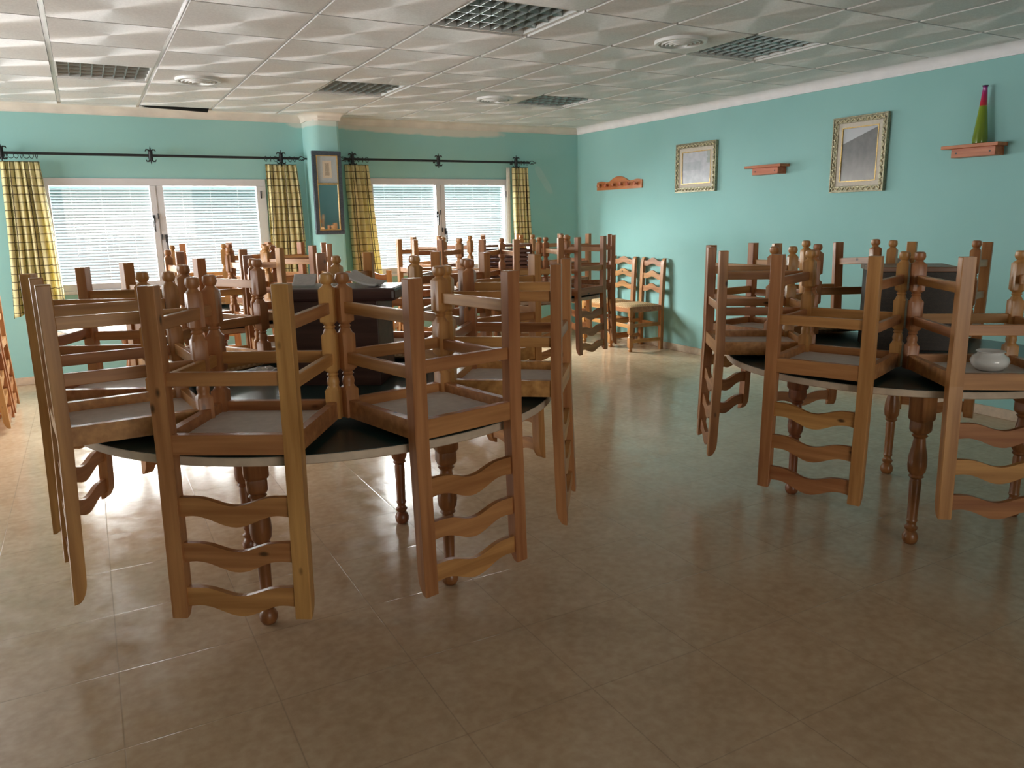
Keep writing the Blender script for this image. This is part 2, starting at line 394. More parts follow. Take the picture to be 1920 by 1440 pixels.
def thing(name, label, cat, loc=(0, 0, 0), rot=(0, 0, 0), group=None):
    o = bpy.data.objects.new(name, None); C.objects.link(o); o.empty_display_size = .1
    o.location = loc; o.rotation_euler = rot
    return tag(o, label, cat, group)
def struct(name, bm, m, parent=None, smooth=False):
    o = obj(name, bm, m, parent, smooth); o['kind'] = 'structure'; return o
def dup(root, loc, rot, label, group=None):
    r = root.copy(); C.objects.link(r); r.location = loc; r.rotation_euler = rot; r['label'] = label
    if group: r['group'] = group
    for ch in list(root.children):
        c = ch.copy(); C.objects.link(c); c.parent = r
        for g in ch.children:
            d = g.copy(); C.objects.link(d); d.parent = c
    return r
BM = bmesh.new

# ------------------------------------------------------------------ room shell
bm = BM(); box(bm, LX-.2, WX+.2, BY-.2, WY+.2, -.1, 0); struct('floor', bm, M_FLOOR)

def wall_with_holes(name, axis, pos, thick, a0, a1, holes, m):
    """wall across axis (0: plane x=pos, 1: plane y=pos) from a0 to a1, rectangular holes (u0,u1,z0,z1)"""
    us = sorted({a0, a1, *[h[0] for h in holes], *[h[1] for h in holes]})
    zs = sorted({0, H+.25, *[h[2] for h in holes], *[h[3] for h in holes]})
    bm = BM()
    p0, p1 = (pos, pos+thick) if thick > 0 else (pos+thick, pos)
    for u0, u1 in zip(us, us[1:]):
        for z0, z1 in zip(zs, zs[1:]):
            cu, cz = (u0+u1)/2, (z0+z1)/2
            if any(h[0] < cu < h[1] and h[2] < cz < h[3] for h in holes): continue
            if axis == 0: box(bm, p0, p1, u0, u1, z0, z1)
            else: box(bm, u0, u1, p0, p1, z0, z1)
    bmesh.ops.remove_doubles(bm, verts=bm.verts, dist=1e-5)
    # drop the inner double faces
    seen = {}
    for f in list(bm.faces):
        k = tuple(round(c, 4) for c in f.calc_center_median())
        seen.setdefault(k, []).append(f)
    dele = [f for fs in seen.values() if len(fs) > 1 for f in fs]
    bmesh.ops.delete(bm, geom=dele, context='FACES')
    return struct(name, bm, m)
wall_with_holes('wall_window', 1, WY, .22, LX, WX+.2, [WIN1, WIN2, FILL_WIN], M_WALLW)
wall_with_holes('wall_right', 0, WX, .2, BY-.2, WY, [], M_WALL)
FILL_LWIN = [(4.5, 5.9, .75, 1.95), (6.1, 7.5, .75, 1.95)]  # unseen openings added so the left fill lamp reaches the room
wall_with_holes('wall_left', 0, LX, -.2, BY-.2, WY+.22, FILL_LWIN, M_WALL)
FILL_BHOLE = (-.3, 2.3, .75, 2.15)  # unseen opening added for the rear fill lamp
wall_with_holes('wall_back', 1, BY, -.2, LX, WX, [FILL_BHOLE], M_WALL)

# rounded pilaster between the two windows
bm = BM()
extrude_poly(bm, [(2.005, WY), (2.005, 7.73), (2.02, 7.67), (2.05, 7.625), (2.10, 7.60), (2.265, 7.60), (2.29, 7.625), (2.29, WY)], 2, 0, H+.2)
struct('trim_1', bm, M_WALLW, smooth=True)

# baseboards
bm = BM(); box(bm, LX, 2.0, WY-.012, WY, 0, .068, .003); box(bm, 2.3, WX, WY-.012, WY, 0, .068, .003); struct('baseboard_window', bm, M_EDGE)
bm = BM(); box(bm, WX-.012, WX, BY, WY-.012, 0, .068, .003); struct('baseboard_right', bm, M_EDGE)
bm = BM(); box(bm, LX, LX+.012, BY, WY-.012, 0, .068, .003); struct('baseboard_left', bm, M_EDGE)

# coved cornices
def cove(bm, path, w_=.095, h=.085, n=7):
    prof = [(0, 0), (0, -.0)]
    pts = [(0.0, -h), (.012, -h), (.012, -h+.012)]
    for k in range(n+1):
        a = math.pi/2*k/n
        pts.append((.014+(w_-.026)*(1-math.cos(a)), -h+.014+(h-.026)*math.sin(a)))
    pts += [(w_-.012, -.010), (w_, -.010), (w_, 0), (0, 0)]
    rings = []
    m = len(path)
    for i, p in enumerate(path):
        p = Vector(p)
        d0 = (Vector(path[i])-Vector(path[i-1])).normalized() if i > 0 else None
        d1 = (Vector(path[i+1])-Vector(path[i])).normalized() if i < m-1 else None
        if d0 is None: nn = Vector((-d1.y, d1.x))
        elif d1 is None: nn = Vector((-d0.y, d0.x))
        else:
            n0, n1 = Vector((-d0.y, d0.x)), Vector((-d1.y, d1.x)); nn = (n0+n1); nn = nn/nn.length_squared*2
            if nn.length > 1.6: nn = nn.normalized()*1.6
        rings.append([bm.verts.new((p.x+nn.x*o, p.y+nn.y*o, H+z)) for o, z in pts])
    for a, b in zip(rings, rings[1:]):
        for k in range(len(pts)): bm.faces.new((a[k], a[(k+1) % len(pts)], b[(k+1) % len(pts)], b[k]))
    bm.faces.new(rings[0]); bm.faces.new(rings[-1][::-1])
bm = BM(); cove(bm, [(WX, WY), (2.29, WY), (2.29, 7.60), (2.09, 7.60), (2.005, 7.70), (2.005, WY), (LX, WY)]); struct('trim_2', bm, M_CORNB, smooth=True)
bm = BM(); cove(bm, [(WX, BY), (WX, WY)]); struct('trim_3', bm, M_CORN, smooth=True)
bm = BM(); cove(bm, [(LX, WY), (LX, BY)]); struct('trim_4', bm, M_CORN, smooth=True)

# ceiling: tegular tiles hanging 9 mm below the bars of the grid
lamp_cells = {(-3, 3), (0, -1), (0, 3), (3, 3), (3, -1)}
vent_cells = {(-2, 3), (2, -1), (2, 3)}
bm = BM(); tb = BM()
i0, i1 = math.floor((LX-GX)/.6), math.ceil((WX-GX)/.6)
j0, j1 = math.floor((BY-GY)/.6), math.ceil((WY-GY)/.6)
for i in range(i0, i1):
    for j in range(j0, j1):
        if (i, j) in lamp_cells: continue
        x0, x1 = max(GX+.6*i+.014, LX), min(GX+.6*(i+1)-.014, WX); y0, y1 = max(GY+.6*j+.008, BY), min(GY+.6*(j+1)-.008, WY)
        if x1-x0 < .03 or y1-y0 < .03: continue
        if (i, j) == (-2, 6): x0 += 0.0; y0 += .05; 
        box(bm, x0, x1, y0, y1, H-.014, H+.006)
struct('ceiling', bm, M_CEIL)
for i in range(i0, i1+1):
    x = GX+.6*i
    if LX < x < WX: box(tb, x-.012, x+.012, BY, WY, H-.003, H+.02)
for j in range(j0, j1+1):
    y = GY+.6*j
    if BY < y < WY: box(tb, LX, WX, y-.012, y+.012, H-.0025, H+.0195)
g = struct('ceiling_grid', tb, M_TBAR, bpy.data.objects['ceiling'])
bm = BM(); box(bm, LX-.2, WX+.2, BY-.2, WY+.2, H+.18, H+.25); struct('ceiling_slab', bm, M_BLACK, bpy.data.objects['ceiling'])

# ------------------------------------------------------------------ windows
def window(n, W, panes, split):
    x0, x1, z0, z1 = W
    bm = BM()
    box(bm, x0, x1, WY-.012, WY+.05, z1-.065, z1, .003); box(bm, x0, x1, WY-.012, WY+.05, z0, z0+.06, .003)
    box(bm, x0, panes[0][0], WY-.012, WY+.05, z0+.06, z1-.065, .002); box(bm, panes[-1][1], x1, WY-.012, WY+.05, z0+.06, z1-.065, .002)
    box(bm, panes[0][1], split-.004, WY-.018, WY+.05, z0+.06, z1-.065, .003)
    box(bm, split+.004, panes[1][0], WY-.012, WY+.05, z0+.06, z1-.065, .003)
    box(bm, split-.004, split+.004, WY-.006, WY+.05, z0+.06, z1-.065)
    fr = struct('window_%d' % n, bm, M_WHITE)
    bm = BM(); box(bm, x0-.02, x1+.02, WY-.035, WY+.02, z0-.03, z0, .004); struct('sill', bm, M_WHITE, fr)
    for (a, b) in panes:
        bm = BM(); box(bm, a, b, WY+.02, WY+.026, z0+.06, z1-.065); struct('glass_pane', bm, M_GLASS, fr)
        # slatted blind outside the pane; slats with a slight crown
        bm = BM(); z = z0+.052
        while z < z1-.06:
            yb = WY+.075; d, t = .0275, .0012
            ang = R(41); dy, dz = d/2*math.cos(ang), d/2*math.sin(ang)
            lo, hi = (yb-dy, z-dz), (yb+dy, z+dz)
            mid = (yb+.0022*math.sin(ang), z-.0022*math.cos(ang))
            poly = [lo, mid, hi, (hi[0]-t*.6, hi[1]+t), (mid[0]-t*.6, mid[1]+t), (lo[0]-t*.6, lo[1]+t)]
            extrude_poly(bm, poly, 0, a-.03, b+.03)
            z += .0265
        bl = struct('blind_slats', bm, M_SLAT, fr)
        bm = BM()
        for k in range(3):
            xx = a+(b-a)*(.2+.3*k)
            tube(bm, [(xx, WY+.058, z0+.05), (xx, WY+.058, z1-.05)], .0012, 6)
        struct('blind_cord', bm, M_WHITE, fr)
    for (hx, hz, s) in ((split-.045, 1.40, 1), (split+.045, 1.22, 1)):
        bm = BM()
        box(bm, hx-.012, hx+.012, WY-.022, WY-.012, hz-.015, hz+.055, .003)
        box(bm, hx-.007, hx+.007, WY-.050, WY-.022, hz+.005, hz+.025, .002)
        box(bm, hx-.006, hx+.006, WY-.056, WY-.046, hz-.095, hz+.025, .002)
        struct('window_handle', bm, M_HANDLE, fr)
    bm = BM(); box(bm, split-.012, split-.003, WY-.030, WY-.016, 1.42, 1.47, .002); box(bm, split+.003, split+.012, WY-.030, WY-.012, 1.23, 1.28, .002)
    struct('window_latch', bm, M_HANDLE, fr)
    bm = BM(); box(bm, x1-.055, x1-.045, WY-.022, WY-.012, 1.60, 1.67, .002); struct('window_hinge', bm, M_HANDLE, fr)
window(1, WIN1, [(-.215, .575), (.69, 1.52)], .632)
window(2, WIN2, [(2.70, 3.405), (3.51, 4.25)], 3.457)
bm = BM(); x0, x1, z0, z1 = FILL_WIN
for a, b in ((x0, x0+.06), ((x0+x1)/2-.04, (x0+x1)/2+.04), (x1-.06, x1)): box(bm, a, b, WY, WY+.05, z0, z1)
for a, b in ((z0, z0+.06), (z1-.06, z1)): box(bm, x0, x1, WY, WY+.05, a, b)
struct('window_3', bm, M_WHITE)  # frame of the added opening in the window wall
for n, (y0, y1, z0, z1) in zip((4, 5), FILL_LWIN):
    bm = BM()
    for a, b in ((y0, y0+.06), ((y0+y1)/2-.04, (y0+y1)/2+.04), (y1-.06, y1)): box(bm, LX-.1, LX-.04, a, b, z0, z1)
    for a, b in ((z0, z0+.06), (z1-.06, z1)): box(bm, LX-.1, LX-.04, y0, y1, a, b)
    struct('window_%d' % n, bm, M_WHITE)  # frames of the added left-wall openings, never in view

# ------------------------------------------------------------------ ceiling luminaires and round diffusers
def luminaire(cell, label):
    x0, y0 = GX+.6*cell[0], GY+.6*cell[1]
    t = thing('recessed_ceiling_lamp', label, 'ceiling lamp', (x0+.3, y0+.3, H), group='recessed louvre lamps')
    bm = BM(); a = .288
    for (u0, u1, v0, v1) in ((-a, a, -a, -a+.012), (-a, a, a-.012, a), (-a, -a+.012, -a, a), (a-.012, a, -a, a)): box(bm, u0, u1, v0, v1, -.008, .10)
    obj('frame', bm, M_VENT, t)
    bm = BM(); box(bm, -a, a, -a, a, .10, .105); obj('reflector', bm, M_LBACK, t)
    bm = BM(); k = 8; st = (2*a-.024)/k
    for q in range(1, k):
        x = -a+.012+st*q
        extrude_poly(bm, [(x-.006, .050), (x-.0015, -.004), (x+.0015, -.004), (x+.006, .050)], 1, -a+.012, a-.012)
    # polys above are (x,z) pairs extruded along y
    k2 = 4; s2 = (2*a-.024)/k2
    for q in range(1, k2):
        y = -a+.012+s2*q
        extrude_poly(bm, [(y-.018, .050), (y-.002, -.003), (y+.002, -.003), (y+.018, .050)], 0, -a+.012, a-.012)
    obj('louvre', bm, M_ALU, t)
    for q in range(4):
        bm = BM(); y = -a+.012+s2*(q+.5); tube(bm, [(-a+.02, y, .078), (a-.02, y, .078)], .013, 10); obj('tube', bm, M_VENT, t, True)
    return t
luminaire((-3, 3), 'leftmost louvre lamp in the ceiling, seen almost edge-on above the left window')
luminaire((0, -1), 'largest louvre lamp in the ceiling, at the top edge of the picture')
luminaire((0, 3), 'square louvre lamp in the ceiling above the pilaster mirror')
luminaire((3, 3), 'smallest louvre lamp in the ceiling, beside the far right diffuser')
luminaire((3, -1), 'louvre lamp in the ceiling on the right, touching a round diffuser')
def diffuser(cell, label):
    t = thing('round_air_diffuser', label, 'air vent', (GX+.6*cell[0]+.3, GY+.6*cell[1]+.3, H-.014), group='round ceiling diffusers')
    def ringm(ro, ri, z0, z1):
        bm = BM(); n = 40
        L = [(ro, z0+.002), (ro-.004, z1), (ri+.004, z1-.002), (ri, z0+.004), (ri, 0.0), (ro, 0.0)]
        rs = [[bm.verts.new((r*math.cos(2*math.pi*k/n), r*math.sin(2*math.pi*k/n), z)) for k in range(n)] for r, z in L]
        for a in range(len(L)):
            A, B_ = rs[a], rs[(a+1) % len(L)]
            for k in range(n): bm.faces.new((A[k], A[(k+1) % n], B_[(k+1) % n], B_[k]))
        return bm
    obj('rim', ringm(.155, .128, -.010, -.018), M_VENT, t, True)
    for k, ro in enumerate((.118, .094, .070, .046)): obj('cone_ring', ringm(ro, ro-.012, -.008, -.022-.002*k), M_VENT, t, True)
    bm = BM(); stack(bm, 0, 0, [(-.024, .018, 0), (-.020, .026, 0), (0, .026, 0)]); obj('centre_cap', bm, M_VENT, t, True)
    bm = BM(); stack(bm, 0, 0, [(-.004, .128, 0), (-.001, .128, 0)], 32); obj('dark_throat', bm, M_LBACK, t)
    return t
diffuser((-2, 3), 'round air diffuser in the ceiling beside the leftmost louvre lamp')
diffuser((2, -1), 'largest round air diffuser, high on the right of the ceiling')
diffuser((2, 3), 'small far round air diffuser between two louvre lamps')
# slipped edge tile, coloured black to stand in for the dark void
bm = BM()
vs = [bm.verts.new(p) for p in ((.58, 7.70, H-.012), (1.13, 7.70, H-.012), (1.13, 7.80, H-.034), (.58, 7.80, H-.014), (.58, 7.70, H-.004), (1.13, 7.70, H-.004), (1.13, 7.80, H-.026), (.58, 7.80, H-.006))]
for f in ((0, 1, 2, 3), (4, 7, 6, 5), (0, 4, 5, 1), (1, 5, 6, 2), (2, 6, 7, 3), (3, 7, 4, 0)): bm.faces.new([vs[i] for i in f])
tag(obj('slipped_tile_blackened', bm, M_BLACK), 'slipped ceiling edge tile painted black for the dark slit above the left window', 'ceiling tile')

# ------------------------------------------------------------------ curtain rods and curtains
def fleur(bm, x, y, z, s, inv=1):
    tube(bm, [(x, y, z), (x, y, z+.030*s*inv), (x, y, z+.052*s*inv)], [.007*s, .006*s, .0015*s], 8)
    for d in (-1, 1):
        tube(bm, [(x, y, z+.012*s*inv), (x+d*.014*s, y, z+.030*s*inv), (x+d*.028*s, y, z+.030*s*inv), (x+d*.034*s, y, z+.018*s*inv)], [.005*s, .006*s, .005*s, .002*s], 8)
RY = WY-.12
def rod(label, x0, x1, z, brk, fin):
    t = thing('curtain_rod', label, 'curtain rod', (x0, WY, z))
    def sh(b): bmesh.ops.translate(b, verts=b.verts, vec=(-x0, -WY, -z)); return b
    bm = BM(); tube(bm, [(x0, RY, z), (x1, RY, z)], .0115, 12); obj('pole', sh(bm), M_IRON, t, True)
    for bx, big in brk:
        bm = BM(); s = 1.25
        fleur(bm, bx, RY-.006, z+.012, s); fleur(bm, bx, RY-.006, z-.012, s, -1)
        tube(bm, [(bx, RY, z-.035), (bx, RY, z+.035)], .019, 12)
        tube(bm, [(bx, RY, z), (bx, WY-.002, z)], .006, 8)
        box(bm, bx-.012, bx+.012, WY-.006, WY-.0005, z-.018, z+.018, .002)
        obj('bracket', sh(bm), M_IRON, t, True)
    for fx, d in fin:
        bm = BM()
        tube(bm, [(fx, RY, z), (fx+d*.015, RY, z)], .013, 10)
        for k in range(4):
            a0 = math.pi/2*k
            tube(bm, [(fx+d*(.015+.070*q/8), RY+.025*math.sin(math.pi*q/8)*math.cos(a0+1.6*q/8), z+.025*math.sin(math.pi*q/8)*math.sin(a0+1.6*q/8)) for q in range(9)], .0034, 6)
        tube(bm, [(fx+d*.082, RY, z), (fx+d*.094, RY, z), (fx+d*.112, RY, z)], [.006, .009, .003], 8)
        obj('finial', sh(bm), M_IRON, t, True)
    return t
rod('long black iron curtain rod over the left window', -1.15, 1.90, 1.972, [(-.515, 1), (.61, 1), (1.755, 1)], [(1.90, 1)])
rod('shorter black iron curtain rod over the right window', 2.40, 4.50, 1.978, [(2.46, 1), (3.40, 1), (4.345, 1)], [(2.40, -1), (4.50, 1)])

def curtain(label, xt0, xt1, xb0, xb1, z1, zb, folds, nr, lean=.0, seed=1):
    rnd = random.Random(seed)
    t = thing('check_curtain', label, 'curtain', ((xt0+xt1)/2, RY, z1), group='yellow check curtains')
    bm = BM(); uvl = bm.loops.layers.uv.new('UVMap')
    nu, nv = folds*14, 46; ph = rnd.random()*6; grid = []
    amps = [rnd.uniform(.7, 1.25) for _ in range(folds+2)]
    for j in range(nv+1):
        v = j/nv; row = []
        for i in range(nu+1):
            u = i/nu
            zbot = zb[0]+(zb[1]-zb[0])*u
            zz = z1+(zbot-z1)*v
            x = (xt0+(xt1-xt0)*u)*(1-v)+(xb0+(xb1-xb0)*u)*v + .012*math.sin(3.0*v+seed)*v
            am = amps[int(u*folds)]
            amp = (.012+.020*min(1, v*4))*am
            p = u*folds*2*math.pi+ph+.5*math.sin(2.5*v+seed)
            y = RY-.005+amp*math.sin(p)+.006*math.sin(p*2.3+v*4)
            x += .008*math.cos(p)*min(1, v*5)
            row.append((bm.verts.new((x-(xt0+xt1)/2, y-RY, zz-z1)), (u*(folds*.086), v*(z1-zbot))))
        grid.append(row)
    for j in range(nv):
        for i in range(nu):
            q = [grid[j][i], grid[j][i+1], grid[j+1][i+1], grid[j+1][i]]
            f = bm.faces.new([a[0] for a in q]); f.smooth = True
            for l, a in zip(f.loops, q): l[uvl].uv = a[1]
    o = obj('drape', bm, M_CURT, t, False)
    for p in o.data.polygons: p.use_smooth = True
    sm = o.modifiers.new('cloth', 'SOLIDIFY'); sm.thickness = .002
    for k in range(nr):
        x = -(xt1-xt0)/2+.012+(xt1-xt0-.024)*k/(nr-1); bm = BM()
        ca, sa = math.cos(.9+.5*math.sin(k*2.1)), math.sin(.9+.5*math.sin(k*2.1)); tube(bm, [(x+ca*.024*math.cos(2*math.pi*q/16), sa*.024*math.cos(2*math.pi*q/16), .049+.024*math.sin(2*math.pi*q/16)) for q in range(16)], .0028, 6, True)
        obj('curtain_ring', bm, M_IRON, t, True)
    return t
curtain('yellow check curtain at the left edge, longest and flaring over the left window', -.535, -.255, -.60, -.205, 1.905, (.60, .74), 6, 8, seed=1)
curtain('yellow check curtain between the left window and the tall mirror', 1.60, 1.895, 1.575, 1.945, 1.915, (.68, .72), 6, 7, seed=2)
curtain('yellow check curtain just right of the tall mirror', 2.375, 2.625, 2.42, 2.725, 1.925, (.72, .76), 5, 6, seed=3)
curtain('narrow yellow check curtain nearest the room corner', 4.29, 4.50, 4.33, 4.55, 1.925, (.78, .78), 5, 6, seed=4)
bm = BM(); gr = []
for j in range(20):
    gr.append([bm.verts.new((4.245+.05*i/12, RY+.05+.006*math.sin(i*1.3), 1.925-1.15*j/19)) for i in range(13)])
for j in range(19):
    for i in range(12): bm.faces.new((gr[j][i], gr[j][i+1], gr[j+1][i+1], gr[j+1][i]))
o = obj('sheer_curtain', bm, M_SHEER, None, True); tag(o, 'thin white sheer strip beside the narrow yellow check curtain', 'curtain')
o.modifiers.new('cloth', 'SOLIDIFY').thickness = .002

# ------------------------------------------------------------------ things on the walls
def rect_ring(bm, u0, u1, z0, z1, wd, y0, y1, bev=.002, axis=1):
    def B(a0, a1, c0, c1):
        if axis == 1: box(bm, a0, a1, y0, y1, c0, c1, bev)
        else: box(bm, y0, y1, a0, a1, c0, c1, bev)
    B(u0, u1, z1-wd, z1); B(u0, u1, z0, z0+wd); B(u0, u0+wd, z0+wd, z1-wd); B(u1-wd, u1, z0+wd, z1-wd)
# tall mirror with a small print on the pilaster
t = thing('framed_mirror', 'tall narrow mirror with a small print above it, hung on the pilaster', 'mirror', (2.13, 7.575, 1.245), (R(1.5), 0, R(3)))
wm, hm = .145, .785
bm = BM(); rect_ring(bm, -wm, wm, 0, hm, .042, -.018, .012, .006); obj('frame', bm, M_BLUEG, t)
bm = BM(); rect_ring(bm, -wm+.040, wm-.040, .040, hm-.040, .008, -.021, -.008, .001); obj('gold_slip', bm, M_GOLD, t)
bm = BM(); box(bm, -wm+.040, wm-.040, -.022, -.008, .472, .488, .003); obj('gold_bar', bm, M_GOLD, t)
bm = BM(); box(bm, -wm+.045, wm-.045, -.008, -.004, .045, .475); obj('mirror_glass', bm, M_MIRROR, t)
bm = BM(); box(bm, -wm+.045, wm-.045, -.008, -.004, .485, hm-.045); obj('mount', bm, M_BMAT, t)
bm = BM(); box(bm, -.044, .044, -.0095, -.0075, .535, .695); obj('sketch_print', bm, M_P3, t)

def picture(label, y0, y1, z0, z1, m, name='framed_picture'):
    yc = (y0+y1)/2; hw = (y1-y0)/2; hh = z1-z0
    t = thing(name, label, 'picture', (WX, yc, z0))
    bm = BM(); fw = .048
    # carved frame: ring plus a twisted ornamental strand
    rect_ring(bm, -hw, hw, 0, hh, .010, -.034, -.002, .002, 0)
    rect_ring(bm, -hw+.008, hw-.008, .008, hh-.008, fw-.010, -.026, -.002, .003, 0)
    obj('frame', bm, M_SILVER, t)
    bm = BM()
    def strand(p, q):
        p, q = Vector(p), Vector(q); d = q-p; n = int(d.length/.009); dn = d.normalized(); s = Vector((0, dn.z, -dn.y))
        pts = [p+d*k/n + s*.009*math.sin(k*1.25) + Vector((-.004*math.cos(k*1.25), 0, 0)) for k in range(n+1)]
        tube(bm, pts, [.0052+.0022*math.sin(k*2.5) for k in range(n+1)], 6)
    e = .027
    strand((-.030, -hw+e, e), (-.030, hw-e, e)); strand((-.030, -hw+e, hh-e), (-.030, hw-e, hh-e))
    strand((-.030, -hw+e, e), (-.030, -hw+e, hh-e)); strand((-.030, hw-e, e), (-.030, hw-e, hh-e))
    obj('carved_ornament', bm, M_SILVER2, t, True)
    bm = BM(); rect_ring(bm, -hw+fw-.004, hw-fw+.004, fw-.004, hh-fw+.004, .036, -.018, -.004, .001, 0); obj('mount', bm, M_MAT, t)
    g = fw+.030
    bm = BM(); rect_ring(bm, -hw+g, hw-g, g, hh-g, .008, -.021, -.008, .001, 0); obj('gold_slip', bm, M_GOLD, t)
    bm = BM(); box(bm, -.012, -.006, -hw+g+.004, hw-g-.004, g+.004, hh-g-.004); obj('print', bm, m, t)
    return t
M_SILVER2 = simple('bright_gilt', (.80, .74, .52), .3, .6, .5, (60, .2))
picture('smaller landscape picture in a carved pale gilt frame, nearer the corner', 5.545, 6.105, 1.585, 2.045, M_P1)
picture('larger upright picture in a carved pale gilt frame, nearer the vase', 3.79, 4.265, 1.52, 2.08, M_P2)

# peg rack
t = thing('peg_rack', 'small reddish wooden peg rack with a scalloped top on the right wall', 'coat rack', (WX, 7.06, 1.66))
bm = BM(); pts = [(-.41, 0), (.41, 0)]
for k in range(41):
    y = .41-.82*k/40; a = abs(y)
    z = .085+.055*max(0, math.cos(a*math.pi/.36))*(a < .18) + .012*math.exp(-((a-.33)/.06)**2)
    pts.append((y, z))
extrude_poly(bm, pts, 0, -.018, -.001); obj('board', bm, M_RED, t)
for k in range(6):
    y = -.33+.132*k; bm = BM()
    tube(bm, [(-.018, y, .045), (-.040, y, .047), (-.052, y, .05), (-.062, y, .05), (-.070, y, .05)], [.008, .009, .020, .024, .010], 12); obj('peg', bm, M_RED, t, True)

def wshelf(label, y0, y1, cy0, cy1, zt):
    yc = (y0+y1)/2; t = thing('wall_shelf', label, 'shelf', (WX, yc, zt-.022), group='small wooden wall shelves')
    bm = BM(); box(bm, -.115, -.001, y0-yc, y1-yc, 0, .022, .002); obj('board', bm, M_RED, t)
    bm = BM(); box(bm, -.100, -.001, cy0-yc, cy1-yc, -.058, 0, .003); obj('bracket', bm, M_RED, t)
    for q in (.12, .88):
        bm = BM(); y = cy0-yc+(cy1-cy0)*q; tube(bm, [(-.1015, y, -.03), (-.098, y, -.03)], .006, 10); obj('screw_hole', bm, M_HANDLE, t)
wshelf('empty little wooden shelf between the two gilt framed pictures', 4.70, 5.10, 4.735, 5.02, 1.775)
wshelf('little wooden shelf at far right carrying the tall vase', 2.94, 3.315, 2.96, 3.25, 1.79)
bm = BM()
stack(bm, 0, 0, [(0, .030, 0), (.004, .044, 0), (.03, .045, 0), (.12, .035, 0), (.22, .024, 0), (.30, .017, 0), (.345, .013, 0), (.352, .016, 0), (.36, .019, 0)], 28)
o = obj('glass_vase', bm, M_VASE, None, True, (WX-.060, 3.09, 1.79)); tag(o, 'tall tapering vase, green below and red above, on the far right shelf', 'vase')

